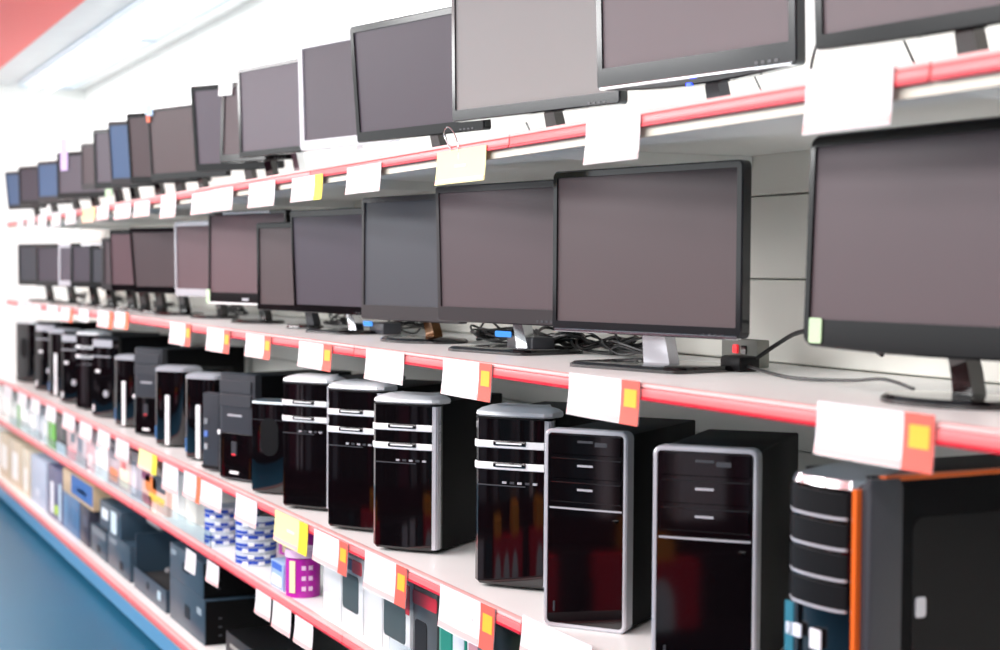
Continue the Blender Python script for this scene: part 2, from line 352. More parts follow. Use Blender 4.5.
mon('rosy violet screen monitor left of the dark forward tilted one, middle row', 'mid', 111, 230, 291, 36, .15, W=.42, bez='black', scr='pink', tilt=3, b=.006, bs=.62)
mon('narrow grey monitor with pale top edge, left of the rosy one, middle row', 'mid', 101, 238, 290, 38, .14, W=.36, bez='grey', scr='mauve', tilt=0, top=WHITEP, bs=.62)
mon('dark grey screened monitor, fifth from the far end of middle row', 'mid', 89, 245, 288, 34, .13, W=.38, bez='black', scr='slate', tilt=0, top=WHITEP, bs=.62)
mon('dark plum screened monitor, fourth from the far end of middle row', 'mid', 70, 243, 287, 28, .12, W=.42, bez='black', scr='steel', tilt=0, top=WHITEP, bs=.62)
mon('pale lilac screened monitor, third from the far end of middle row', 'mid', 58, 244, 286, 24, .11, W=.40, bez='silver', scr='violet', tilt=0, bs=.62)
mon('dark violet screened monitor, second from the far end of middle row', 'mid', 36, 245, 286, 20, .1, W=.48, bez='black', scr='steel', tilt=1)
mon('grey screened monitor, leftmost and farthest in middle row', 'mid', 18, 244, 285, 22, .09, W=.42, bez='black', scr='slate', tilt=1)
# ------------------------------------------------------------------ towers
def tower(label, style, xl, yt, yb, yaw, W=.18, Xo=.035, dep=.38, hgt=None, xr=None):
    zs = Z_RAIL['tower']+TS+.0005; yw = math.radians(yaw)
    L = onx(xl, (yt+yb)/2, D+Xo); h = hgt or onx(xl, yt, D+Xo).z-zs
    dx, dy = s_(yw), -c_(yw)
    t = empty('computer_tower', (L.x+dx*W/2, L.y+dy*W/2, zs), yw-PI/2, label, 'computer', 'computer towers on the middle lower shelf')
    P = lambda n, bm, m, p=t, sm=True: finish(n, bm, m, p, sm)
    ft = .006
    for sx in (-1, 1):
        for yy in (.05, dep-.05): P('foot', lathe([(.001, 0), (.012, 0), (.012, ft), (.001, ft)], 12, cx=sx*(W/2-.03), cy=yy), BLKS)
    hc = h-(.018 if style in ('hp', 'strip', 'plainblk') else .006)
    P('case', B(-W/2+.003, W/2-.003, .03, dep, ft, hc, bev=.003), SIDE)
    if style == 'hp':
        P('front_panel', plan(W, .032, [(ft+.002, .004, 0), (ft+.008, 0, 0), (h*.94, 0, 0)], bulge=.004), BLK)
        P('top_cap', plan(W+.0005, .075, [(h*.94, .002, .004), (h*.952, 0, 0), (h*.97, .001, .001), (h*.985, .007, .008), (h*.998, .02, .022), (h*1.002, .04, .04)], bulge=.006), WHITEP)
        P('cap_black_line', plan(W+.0005, .04, [(h*.932, 0, -.0005), (h*.942, 0, -.0005)], bulge=.004), BLKS)  # thin black satin line where the front meets the cap
        for f in (.79, .672):
            bd = P('drive_band', plan(W+.003, .02, [(h*f-.007, 0, -.001), (h*f-.005, 0, -.003), (h*f+.007, 0, -.003), (h*f+.009, 0, -.001)], bulge=.004), WHITEP)
            P('drive_handle', B(-.038, .038, -.011, -.003, h*f-.001, h*f+.009, bev=.002), BLK, bd)
            P('handle_edge', B(-.03, .03, -.0125, -.0105, h*f+.003, h*f+.006), WHITEP, bd)
        P('port_row', B(-W*.42, W*.2, -.0050, -.001, h*.565, h*.571), DGREY)
        for i in range(5): P('port', B(-W*.1+.018*i, -W*.1+.018*i+.010, -.0058, -.001, h*.58, h*.592), DGREY if i % 2 else SILVER)
        P('edge_strip', B(W/2-.002, W/2+.0015, .004, .022, .012, h*.93, bev=.001, seg=1), SILVER)
        P('edge_foil', plan(.016, .02, [(.012, 0, 0), (h*.93, 0, 0)], bulge=.0, r=.003, cx=W/2-.0085), SILVER)
    elif style == 'ring':
        P('front_frame', ring(W, h, .0072, .008, .0072, .036, r=.014, ri=.008, rec=.008, bev=.003), SILVER)
        P('front_panel', slab(W-.0135, h-.0145, .01, r=.008, bev=.001, z0=.0075, y0=.002), BLK)
        P('divider', plan(W-.022, .004, [(h*.60, 0, 0), (h*.608, 0, 0)], bulge=.002, r=.001), SILVER)
        for i, f in enumerate((.92, .80, .68)):
            d = P('drive_door', slab(W-.026, h*.1, .006, r=.002, bev=.0012, z0=h*f-h*.045, y0=-.0005), BLK)
            P('door_latch', B(-.016, .016, -.002, .001, h*f+.006, h*f+.010), SILVER if i else DGREY, d)
            if i == 0: P('label_patch', B(.02, .045, -.002, .001, h*f, h*f+.008), DGREY, d)
        P('power_button', lathe([(.001, 0), (.006, 0), (.006, .004), (.001, .004)], 12), BLK).location = (W*.36, .0, h*.55)
        P('reset_slot', B(-W*.38, -W*.36, -.0005, .003, h*.08, h*.13), DGREY)
    elif style == 'strip':
        P('front_panel', plan(W, .032, [(ft+.002, .003, 0), (ft+.008, 0, 0), (h*.93, 0, 0)], bulge=.014, r=.03), BLK)
        P('top_cap', plan(W+.002, .09, [(h*.93, 0, -.001), (h*.965, .0, -.001), (h*.99, .006, .006), (h, .02, .02)], bulge=.014, r=.03), SILVER)
        P('silver_bar', B(-.010, .010, -.019, -.010, .01, h*.64, bev=.003), WHITEP)
        P('badge', slab(.022, .05, .003, r=.003, bev=.0005, z0=.03, cx=-W*.36, y0=-.0035), mat('badge_blue', (70, 110, 160), .4))
    elif style in ('plain', 'slim'):
        P('front_panel', plan(W, .032, [(ft, .002, 0), (ft+.005, 0, 0), (h-.004, 0, 0), (h, .004, .004)], bulge=.003, r=.006), DGREY)
        if style == 'plain':
            P('lower_panel', plan(W*.97, .004, [(.012, 0, -.003), (h*.44, 0, -.003), (h*.45, .004, -.001)], bulge=.003, r=.004), BLK)
            P('drive_door', slab(W*.9, h*.11, .006, r=.002, bev=.001, z0=h*.82, y0=-.006), DGREY)
            P('drive_door', slab(W*.9, h*.11, .006, r=.002, bev=.001, z0=h*.69, y0=-.006), DGREY)
            P('chrome_badge', slab(.075, .007, .004, r=.003, bev=.0005, z0=h*.60, y0=-.007), SILVER)
            P('maker_badge', slab(.045, .009, .004, r=.003, bev=.0005, z0=h*.07, y0=-.009), WHITEP)
            pb = P('power_button', slab(.026, .045, .005, r=.004, bev=.001, z0=h*.24, y0=-.010), DGREY)
            P('button_mark', slab(.018, .004, .002, r=.0015, bev=.0003, z0=h*.245, y0=-.0112), LEDR, pb)
            P('corner_light', slab(.014, .016, .003, r=.005, bev=.0005, z0=h*.42, cx=-W*.46, y0=-.007), WHITEP)
        else:
            for i in range(3): P('badge', slab(.02, .02, .003, r=.003, bev=.0005, z0=h*(.28+.16*i), cx=-W*.2, y0=-.006), mat('badge_%d' % i, ((150, 155, 160), (90, 120, 190), (120, 125, 130))[i], .4))
            P('lower_grille', B(-W*.45, W*.45, -.005, .004, .012, h*.08, bev=.001), BLKS)
    elif style == 'plainblk':
        P('front_panel', plan(W, .032, [(ft, .003, 0), (ft+.008, 0, 0), (h*.95, 0, 0)], bulge=.008, r=.02), BLK)
        P('top_cap', plan(W+.001, .06, [(h*.95, 0, 0), (h*.975, .001, 0), (h*.99, .008, .008), (h, .02, .02)], bulge=.008, r=.02), CHROME)
        P('drive_seam', plan(W+.001, .01, [(h*.78, 0, 0), (h*.785, 0, 0)], bulge=.008, r=.02), DGREY)
        n = 20; P('oval_insert', slab(.07, .12, .006, r=.034, bev=.002, z0=h*.4, y0=-.008), BLKS)
    elif style == 'office':
        P('front_panel', plan(W, .032, [(ft, .003, 0), (ft+.008, 0, 0), (h-.02, 0, 0), (h, .01, .014)], bulge=.008, r=.015), BLK)
        P('upper_bezel', plan(W*.9, .004, [(h*.86, 0, -.002), (h*.95, 0, -.002)], bulge=.008, r=.01), SILVER)
        P('drive_slot', B(-W*.36, W*.36, -.011, -.004, h*.74, h*.755), SILVER)
        P('ring_button', lathe([(.004, 0), (.016, 0), (.016, .006), (.004, .006)], 16), SILVER).matrix_local = Matrix.Translation((W*.2, -.009, h*.3)) @ Matrix.Rotation(PI/2, 4, 'X')
        P('badge', slab(.03, .014, .003, r=.002, bev=.0005, z0=h*.55, cx=-W*.15, y0=-.011), WHITEP)
        P('foot_light', slab(.012, .03, .004, r=.004, bev=.0005, z0=.03, cx=-W*.34, y0=-.009), WHITEP)
    elif style == 'gaming':
        P('front_panel', plan(W*.86, .03, [(.008, .004, 0), (.02, 0, 0), (h*.94, 0, 0)], bulge=.012, r=.02, cx=-W*.06), BLK)
        P('top_crest', plan(W*.86, .14, [(h*.94, 0, 0), (h*.97, .004, 0), (h, .02, .04), (h*1.004, .03, .05)], bulge=.012, r=.02, cx=-W*.06), CHROME)
        for i, f in enumerate((.87, .76, .65, .54)):
            d = P('drive_door', plan(W*.8, .0, [(h*f-.012, 0, -.004), (h*f+.022, 0, -.004)], bulge=.012, r=.02, cx=-W*.06), BLKS)
            P('door_edge', plan(W*.78, .0, [(h*f-.016, 0, -.006), (h*f-.012, 0, -.006)], bulge=.012, r=.02, cx=-W*.06), SILVER, d)
        for i, (cx, cz, w_, h_, c) in enumerate(((-.05, .15, .035, .02, (215, 222, 235)), (0, .14, .025, .03, (220, 222, 230)), (-.01, .09, .035, .03, (210, 210, 210)), (-.06, .1, .02, .1, (40, 110, 130)))):
            P('sticker', slab(w_, h_, .003, r=.002, bev=.0005, z0=cz, cx=cx, y0=-.018), tone(c))
        bm = bmesh.new()
        P('orange_frame', slab(.009, h*.92, .05, r=.002, bev=.001, z0=.012, cx=W*.40, y0=-.010), ORANGE)
        P('orange_frame', B(W*.42-.004, W/2-.002, .035, dep, hc-.004, hc+.003, bev=.001, seg=1), ORANGE)
        P('grey_chamfer', plan(.022, .06, [(.012, 0, 0), (hc-.012, 0, 0), (hc, .003, .006)], bulge=0, r=.006, cx=W/2-.007), DGREY)
        P('side_latch', slab(.02, .03, .004, r=.005, bev=.001), SILVER).matrix_local = Matrix.Translation((W/2+.001, .1, h*.48)) @ Matrix.Rotation(PI/2, 4, 'Z')
        P('side_window', slab(dep*.72, h*.7, .004, r=.02, bev=.001), BLKS).matrix_local = Matrix.Translation((W/2-.001, dep*.55, h*.14)) @ Matrix.Rotation(PI/2, 4, 'Z')
    return t
T = tower
T('large black computer tower with orange trim and chrome crest, nearest the right photo edge', 'gaming', 786, 462, 732, 3, W=.18, dep=.44, Xo=.04)
T('silver rimmed black computer tower standing beside the orange trimmed one', 'ring', 652, 445, 666, 44, Xo=.02)
T('silver rimmed black computer tower standing directly right of white banded towers', 'ring', 544, 428, 621, 38, W=.172, Xo=.018)
T('white banded black tower set apart, partly behind a silver rimmed tower', 'hp', 473, 405, 583, 40, Xo=.05)
T('white banded black tower with fully visible silver edge and black side', 'hp', 371, 393, 548, 40, Xo=.004)
T('white banded black tower, middle of the close trio', 'hp', 325, 380, 527, 34, Xo=.004)
T('white banded black tower, leftmost of the close trio', 'hp', 280, 374, 508, 34, Xo=.004)
T('short glossy black tower with chrome top, left of the white banded trio', 'plainblk', 249, 398, 491, 36, W=.165, Xo=.01)
T('charcoal tower with glossy lower half and pale badge, right of the slim one', 'plain', 219, 372, 477, 22, Xo=.01, dep=.42)
T('slim low charcoal tower with a column of small badges', 'slim', 202, 392, 470, 20, W=.1, Xo=.015, dep=.3)
T('rounded black tower with white vertical bar, right one of the pair', 'strip', 183, 372, 456, 36, W=.165, Xo=.03, dep=.3)
T('rounded black tower with white vertical bar, left one of the pair', 'strip', 153, 365, 443, 38, W=.165, Xo=.03, dep=.3)
T('charcoal tower with glossy lower half, left of the barred pair', 'plain', 134, 347, 432, 24, Xo=.05, dep=.44)
T('black tower with silver top and white vertical bar beside the pale bezelled one', 'strip', 113, 354, 422, 28, W=.18, Xo=.045, dep=.36)
T('black tower with pale upper bezel left of a silver topped barred tower', 'office', 91, 335, 414, 26, W=.18, Xo=.04)
T('white banded black tower far down the row under the hanging cards', 'hp', 75, 330, 405, 28, W=.18, Xo=.04)
T('black tower with round button left of the far white banded one', 'office', 60, 331, 397, 28, W=.18, Xo=.04, dep=.34)
T('black tower with thin white vertical bar far down near the silver faced one', 'strip', 47, 328, 394, 32, W=.17, Xo=.05, dep=.34)
T('black tower with silver face bar, second from the far end', 'office', 34, 321, 389, 30, W=.2, Xo=.05)
T('black tower farthest left against the end of the shelf', 'plainblk', 15, 320, 379, 30, W=.19, Xo=.05)
# ------------------------------------------------------------------ price cards on the rails
def card(level, x0, x1, y0, y1, col='w', flap=None, label='', f0=.76):
    X = D-.0105; ym = (y0+y1)/2; a = onx(x0, ym, X); b = onx(x1, ym, X); m = onx((x0+x1)/2, y0, X); m2 = onx((x0+x1)/2, y1, X)
    zr = Z_RAIL[level]; w = a.y-b.y; zt = m.z; zb = m2.z
    t = empty('price_card', (X, (a.y+b.y)/2, zt), -PI/2, label, 'price card', 'price cards on the red shelf rails')
    h = zt-zb
    def sheet(u0, u1, v0, v1, y, mi=0, n=6):
        bm = bmesh.new(); r = []
        for yy in (0, .0008):
            r.append([])
        nn = 7
        front = [[bm.verts.new(((u0+(u1-u0)*i/n-.5)*w, y-.006*((v0+(v1-v0)*j/nn))**2*(1+.3*s_(5*(u0+(u1-u0)*i/n))), -h*(v0+(v1-v0)*j/nn))) for i in range(n+1)] for j in range(nn+1)]
        back = [[bm.verts.new(v.co+Vector((0, .0008, 0))) for v in row] for row in front]
        for j in range(nn):
            for i in range(n):
                bm.faces.new((front[j][i], front[j][i+1], front[j+1][i+1], front[j+1][i]))
                bm.faces.new((back[j][i], back[j+1][i], back[j+1][i+1], back[j][i+1]))
        for i in range(n):
            bm.faces.new((front[0][i], back[0][i], back[0][i+1], front[0][i+1])); bm.faces.new((front[-1][i], front[-1][i+1], back[-1][i+1], back[-1][i]))
        for j in range(nn):
            bm.faces.new((front[j][0], front[j+1][0], back[j+1][0], back[j][0])); bm.faces.new((front[j][-1], back[j][-1], back[j+1][-1], front[j+1][-1]))
        return bm
    finish('sheet', sheet(0, 1, 0, 1, 0), CARDY if col == 'y' else CARD, t)
    if flap:
        fl = finish('promo_patch', sheet(f0, 1, 0, 1, -.0012), {'o': CFR, 'y': CFY, 'e': CFO}[flap], t)
        if flap == 'o': finish('yellow_spot', sheet(f0+.05, .97, .2, .6, -.0022), mat('card_amber', (248, 176, 44), .5), fl)
    if (x1-x0) > 11:
        finish('printed_band', sheet(0.01, f0-.02 if flap else .99, .84, .97, -.0010), CFP, t)
    if (x1-x0) > 28:
        finish('printed_line', sheet(.4, .62, .45, .52, -.0010), CFT, t)
    return t
cards = {
 'top': [(806,893,62,130,'w',None,'largest blank white card, top red rail near the right edge'),
  (586,640,118,162,'w',None,'broad white card on top rail below the glossy monitor with blue light'),
  (437,486,149,183,'y',None,'cream yellow card on top rail held by a wire clip'),
  (347,381,165,193,'w',None,'white card on top rail just left of the wire clipped cream card'),
  (292,323,176,201,'w','y','white card with yellow right edge on the top rail'),
  (249,275,182,207,'w',None,'white card on top rail just left of the yellow edged one'),
  (213,233,188,211,'w',None,'white card, right one of the near pair left of the rail gap, top rail'),
  (192,213,192,214,'w',None,'pale pinkish card, left one of the near pair, top rail'),
  (161,176,195,218,'w',None,'ninth card from the right on the top rail'),
  (134,150,201,221,'w',None,'tenth card from the right on the top rail'),
  (115,131,204,223,'w',None,'eleventh card from the right on the top rail'),
  (97,109,205,224,'w',None,'seventh card from the far left end of the top rail'),
  (83,95,208,226,'y',None,'small cream card, sixth from the far end of top rail'),
  (66,76,210,228,'w',None,'fifth card from the far left end of the top rail'),
  (52,61,212,230,'w',None,'fourth card from the far left end of the top rail'),
  (38,47,214,231,'w',None,'third card from the far left end of the top rail'),
  (27,35,217,232,'w',None,'second card from the far left end of the top rail'),
  (17,24,219,233,'w',None,'card at the far left end of the top rail')],
 'mid': [(817,935,408,464,'w','o','widest white card with orange right part, below the nearest middle row monitor'),
  (569,640,377,420,'w','o','white card with yellow orange right part under the silver necked monitor'),
  (443,492,361,398,'w','o','white card with orange end below the grey framed monitor'),
  (366,404,351,382,'w',None,'plain white card above the close trio of banded towers'),
  (299,332,343,369,'w','o','white card with orange end above the leftmost white banded tower'),
  (246,271,335,358,'w','o','white card with orange end below the overlapping monitors, middle rail'),
  (207,230,329,352,'w','o','white card with orange end below the pink tinted screen'),
  (170,191,323,345,'w','o','white card with orange end above the left barred tower'),
  (115,129,312,333,'w','e','eighth card from the far end, middle rail'),
  (98,113,311,332,'w','e','seventh card from the far end, middle rail, close beside the eighth'),
  (79,89,309,325,'w',None,'sixth card from the far end, middle rail'),
  (61,73,308,325,'w','e','fifth card from the far end, middle rail'),
  (47,58,305,321,'w',None,'fourth card from the far end, middle rail'),
  (33,41,304,314,'w',None,'third card from the far end, middle rail'),
  (26,32,302,314,'w',None,'second card from the far end, middle rail'),
  (18,25,301,313,'w',None,'card at the far end of the middle rail')],
 'tower': [(522,592,630,668,'w',None,'white card at the bottom photo edge in front of the silver rimmed tower'),
  (440,495,596,640,'w','o','white card with orange end below the set apart banded tower'),
  (365,407,559,598,'w','o','white card with orange end below the tower with silver edge'),
  (314,348,536,568,'w','o','white card with red orange end just right of the yellow card'),
  (275,308,517,548,'y','y','yellow card with bright yellow end above the purple disc tubs'),
  (236,257,497,524,'w',None,'white card hanging before the blue banded disc stacks'),
  (201,222,484,508,'w',None,'white card beside a card with orange edge, tower rail'),
  (184,201,474,500,'w','e','white card with orange right edge, tower rail'),
  (163,178,465,492,'w',None,'white card below the right barred tower'),
  (139,157,452,476,'y','y','small yellow card below the left barred tower'),
  (116,129,440,465,'w',None,'eighth card from the far end, tower rail'),
  (98,110,431,452,'w',None,'seventh card from the far end, tower rail'),
  (80,92,423,444,'w',None,'sixth card from the far end, tower rail'),
  (63,75,414,434,'w',None,'fifth card from the far end, tower rail'),
  (46,56,406,425,'w',None,'fourth card from the far end, tower rail'),
  (31,40,399,416,'w',None,'third card from the far end, tower rail'),
  (18,27,393,409,'w',None,'second card from the far end, tower rail'),
  (4,12,386,401,'w',None,'card at the far end of the tower rail')],
 'low': [(186,196,551,572,'w',None,'farthest narrow white card on the rail below disc stacks'),
  (207,219,563,584,'w',None,'second narrow white card on the rail below the disc stacks'),
  (256,271,593,617,'w',None,'left one of three white cards below the purple tubs'),
  (273,291,605,632,'w',None,'middle one of three white cards below the purple tubs'),
  (295,313,620,647,'w',None,'right one of three white cards below the purple tubs')]}
for lv, L in cards.items():
    for a in L: card(lv, a[0], a[1], a[2], a[3]-((a[3]-a[2])*.2 if a[0] < 140 else 0), a[4], a[5], a[6])
# wire clip on the cream card
X = D-.01
def wire(name, pts, r, m, label, cat, group=None):
    return tag(finish(name, tube(pts, r), m), label, cat, group)
p = onx(455, 150, X)
wire('wire_clip', [p+Vector(v) for v in ((0, -.02, -.02), (0, -.015, .01), (-.002, .0, .035), (-.004, .025, .05), (-.004, .05, .045), (-.002, .05, .03), (0, .02, .0))], .0014, CHROME, 'bent wire clip rising above the cream yellow card', 'clip')
# ------------------------------------------------------------------ goods on the low shelf
ZL = Z_RAIL['low']+TS+.0005; ZB = Z_RAIL['bottom']+TS+.0005
def span(x0, x1, y, X): a = onx(x0, y, X); b = onx(x1, y, X); return a.y, b.y
def carton(name, label, cat, x0, x1, yt, X, zs, m, depth=.12, patches=(), group=None, bev=.002, ztop=None, yaw=0, lift=0):
    """box whose front spans x0..x1 px at plane X; patches are (u0,u1,v0,v1,colour) printed panels on front"""
    a, b = span(x0, x1, yt+20, X); w = max(a-b, .01); h = (ztop if ztop else onx(x0, yt, X).z)-zs-lift
    t = empty(name, (X, (a+b)/2, zs+lift), -PI/2, label, cat, group)
    finish('box_body', B(-w/2, w/2, 0, depth, 0, h, bev=bev, seg=2), m, t)
    for i, (u0, u1, v0, v1, c) in enumerate(patches):
        finish('printed_panel', slab((u1-u0)*w, (v1-v0)*h, .0025, r=min(.012, (u1-u0)*w*.2, (v1-v0)*h*.2), bev=.0004, cx=((u0+u1)/2-.5)*w, z0=v0*h, y0=-.0015), tone(c), t)
    return t
XL = D+.06
cat_p = 'package'
W1 = (226, 232, 228); W2 = (212, 220, 222); PK = (214, 160, 164); GY = (168, 172, 178)
packs = [
 (1, 11, 385, W1, ((.1, .9, .2, .8, (236, 240, 236)),), 'whitish packet at the far left end of the acrylic fronted shelf', .05),
 (11, 18, 390, (206, 214, 208), ((.2, .8, .1, .5, (226, 232, 228)),), 'grey white packet left of the thin green stripe', .06),
 (18, 28, 400, W1, ((.0, .18, .0, .9, (86, 170, 70)), (.3, .9, .3, .9, (244, 244, 244))), 'white packet with a green left stripe, far end', .05),
 (28, 37, 405, W2, ((.2, .8, .1, .6, (240, 240, 240)),), 'pale packet right of the green striped one', .07),
 (37, 47, 411, (218, 222, 226), ((.1, .5, .2, .9, (188, 196, 204)),), 'pale bluish packet directly left of the bright green packet', .05),
 (48, 55, 413, (92, 176, 48), (), 'bright green narrow packet on the acrylic fronted shelf', .03),
 (56, 67, 414, (44, 46, 50), ((.1, .9, .0, .25, (190, 210, 220)),), 'black packet with pale foot, right of the green one', .05),
 (67, 77, 425, (214, 184, 186), ((.1, .9, .0, .3, (230, 150, 156)), (.4, .8, .45, .7, (90, 110, 120))), 'rose packet right of the black one', .05),
 (77, 86, 428, (196, 186, 192), ((.1, .6, .3, .7, (110, 120, 134)),), 'grey mauve packet with dark patch', .06),
 (86, 95, 432, (214, 170, 176), ((.2, .8, .1, .4, (236, 210, 210)),), 'pinkish packet left of the tall white roll', .05),
 (95, 107, 436, (240, 242, 242), ((.1, .3, .1, .9, (220, 226, 226)),), 'tall white packet in the middle of the pink packets', .04),
 (108, 119, 447, (186, 166, 172), ((.2, .9, .1, .4, (224, 130, 84)), (.1, .7, .6, .9, (150, 140, 150))), 'mauve packet with orange lower print', .05),
 (119, 131, 452, (224, 196, 190), ((.1, .8, .1, .5, (236, 224, 200)), (.2, .6, .5, .8, (206, 110, 110))), 'cream packet with red print', .05),
 (131, 142, 458, (178, 168, 178), ((.1, .5, .1, .8, (216, 208, 216)),), 'lilac grey packet left of the swirl printed one', .05),
 (142, 167, 466, (226, 190, 176), ((.15, .6, .35, .7, (226, 120, 40)), (.45, .95, .45, .8, (50, 58, 70)), (.3, .9, .18, .34, (240, 190, 60)), (.0, .35, .55, .95, (120, 50, 90)), (.05, .4, .05, .25, (180, 80, 90))), 'packet with orange, yellow and black swirl print', .04)]
for i, (x0, x1, yt, c, pt, lb, off) in enumerate(packs):
    carton('package', lb, cat_p, x0, x1, yt, D+.03, ZL, tone(c, .25), depth=.1, patches=pt, group='packets on the acrylic fronted shelf', ztop=min(onx(x0, yt, D+.03).z+.03, .722))
carton('package', 'tall narrow white packet right of the swirl printed one', cat_p, 169, 178, 464, D+.05, ZL, tone((238, 240, 240), .3), .06, ((.2, .8, .5, .9, (224, 230, 232)),), ztop=.722)
carton('package', 'tall pale grey carton left of the disc stacks', cat_p, 181, 196, 478, D+.08, ZL, tone((214, 214, 208), .4), .2, ((.12, .5, .02, .98, (228, 228, 222)),), ztop=.722)
# disc stacks
def discs(label, xc, X, n, r, yt, yb):
    y = sum(span(xc-1, xc+1, yt+20, X))/2; t = empty('disc_stack', (X, y, ZL), 0, label, 'disc stack', 'stacks of blue and white disc spindles')
    z = 0; hh = (onx(xc, yt, X).z-ZL)/n
    for k in range(n):
        sp = finish('spindle_tub', lathe([(.001, z), (r, z), (r, z+hh*.88), (r*.95, z+hh*.98), (.001, z+hh*.98)], 30), tone((196, 204, 216), .2), t)
        finish('blue_label', lathe([(r*1.004, z+hh*(.08 if k % 2 else .35)), (r*1.012, z+hh*(.08 if k % 2 else .35)), (r*1.012, z+hh*(.55 if k % 2 else .9)), (r*1.004, z+hh*(.55 if k % 2 else .9))], 30), tone((44, 74, 176), .25), sp)
        bm = bmesh.new()
        for q in range(2):
            a = PI+.75+.8*q+.3*(k % 2); box(bm, -.0015, .0015, -.010, .010, z+hh*.2, z+hh*.75, M=Matrix.Rotation(a, 4, 'Z') @ Matrix.Translation((r*1.013, 0, 0)))
        finish('white_print', bm, tone((238, 240, 246), .3), sp, False)
        z += hh
discs('front right stack of blue banded disc spindles', 256, D+.072, 7, .064, 519, 0)
discs('left stack of blue banded disc spindles', 222, D+.07, 6, .058, 505, 0)
discs('rear stack of blue banded disc spindles between the two others', 243, D+.22, 6, .06, 503, 0)
# small clear blue box and purple tubs
carton('package', 'small blue and white box beside the purple tub', cat_p, 271, 283, 558, D+.015, ZL, tone((150, 178, 214), .3), .05, ((.1, .9, .7, .95, (60, 100, 190)), (.1, .9, .1, .5, (220, 230, 240))))
def tub(label, x0, x1, yt, X, z0, n):
    a, b = span(x0, x1, yt+30, X); r = (x1-x0)/1600*2400/((x0+x1)/2+245)/2*(X/D); z1 = onx(x0, yt, X).z
    t = empty('disc_tub', (X+r, (a+b)/2, z0), 0, label, 'disc tub')
    cy_ = onx((x0+x1)/2, yt+30, X+r).y; t.location.y = cy_; z1 = onx((x0+x1)/2, yt, X+r).z
    h = z1-z0
    PUR = mat('purple_print', (176, 32, 160), .25); 
    finish('tub_body', lathe([(.001, .0), (r, 0), (r, h*.82), (.001, h*.82)], 32), PUR, t)
    finish('clear_lid', lathe([(r*1.05, h*.84), (r*1.06, h*.90), (r*1.0, h), (.001, h)], 32), tone((226, 190, 226), .2), t)
    finish('cream_panel', lathe([(r*1.003, h*.12), (r*1.012, h*.12), (r*1.012, h*.8), (r*1.003, h*.8)], 32), PUR, t)
    bm = bmesh.new()
    for q in range(6):
        box(bm, -.001, .001, -r*.2, r*.2, h*.1, h*.78, M=Matrix.Rotation(PI+.62, 4, 'Z') @ Matrix.Translation((r*1.02, 0, 0)))
        break
    finish('label_strip', bm, tone((240, 224, 180), .4), t, False)
    bm = bmesh.new()
    for q in range(2):
        for s in range(3): box(bm, -.001, .001, -.006, .006, h*(.15+.22*s), h*(.15+.22*s)+.012, M=Matrix.Rotation(PI+1.3+.4*q, 4, 'Z') @ Matrix.Translation((r*1.018, 0, 0)))
    finish('white_print', bm, tone((236, 200, 232), .3), t, False)
tub('purple disc tub standing at the front of the low shelf', 285, 321, 548, D+.006, ZL, 4)
tub('purple disc tub standing behind the front one', 278, 316, 524, D+.19, ZL, 4)
# white tall cartons with dark panels
GRN = (56, 70, 72)
def wbox(label, x0, x1, yt, X, pt, m=(206, 210, 212), ztop=None): return carton('package', label, cat_p, x0, x1, yt, X, ZL, tone(m, .3), .16, pt, group='tall cartons on the acrylic fronted shelf', ztop=ztop)
wbox('plain white carton right of the purple tubs', 323, 341, 560, D+.035, ((.1, .9, .05, .3, (222, 226, 228)),), ztop=.722)
wbox('white carton with rounded dark green panel and blue red top', 342, 363, 555, D+.035, ((.05, .8, .24, .74, GRN), (.1, .5, .8, .95, (60, 70, 110)), (.5, .95, .78, .96, (210, 50, 60))), ztop=.722)
wbox('narrow white carton between the two with dark green panels', 364, 382, 565, D+.035, ((.1, .9, .86, .95, (200, 40, 60)),), ztop=.722)
wbox('white carton with large dark green panel and red corner', 383, 410, 575, D+.035, ((.05, .85, .2, .76, GRN), (.86, .99, .6, .97, (200, 30, 50))), ztop=.722)
wbox('dark grey boxed device under a red strip', 413, 437, 600, D+.04, ((.1, .6, .1, .6, (28, 28, 30)), (.0, 1, .78, .95, (190, 30, 50))), (74, 76, 78), ztop=.722)
wbox('teal carton with pale figure print below an orange ended card', 439, 466, 605, D+.035, ((.1, .5, .1, .8, (18, 120, 104)), (.55, .95, .05, .7, (200, 206, 214))), (26, 136, 116), ztop=.722)
wbox('white and pink packet right of the teal carton', 467, 490, 615, D+.035, ((.1, .5, .2, .8, (206, 150, 160)), (.5, .9, .3, .9, (90, 100, 110))), (224, 222, 226), ztop=.722)
wbox('dark olive carton at the bottom photo edge', 493, 522, 620, D+.04, ((.3, .8, .3, .7, (86, 66, 54)),), (40, 46, 38), ztop=.722)
wbox('dark carton half hidden by the bottom edge card', 525, 600, 640, D+.04, ((.2, .7, .3, .8, (70, 60, 60)),), (50, 46, 48), ztop=.722)
# clear acrylic dividers along the front of the low shelf
for k, (a, b) in enumerate(((9.9, 8.7), (8.6, 7.4), (7.3, 6.1), (6.0, 5.2), (3.55, 2.7))):
    t = finish('acrylic_guard', B(D+.006, D+.009, b, a, ZL, ZL+.055, bev=.001, seg=1), CLEAR)
    tag(t, 'clear acrylic guard strip along low shelf front, %s' % ['farthest piece', 'piece before the pink packets', 'piece before the swirl printed packet', 'piece before the disc stacks', 'nearest piece before the white cartons'][k], 'shelf guard')
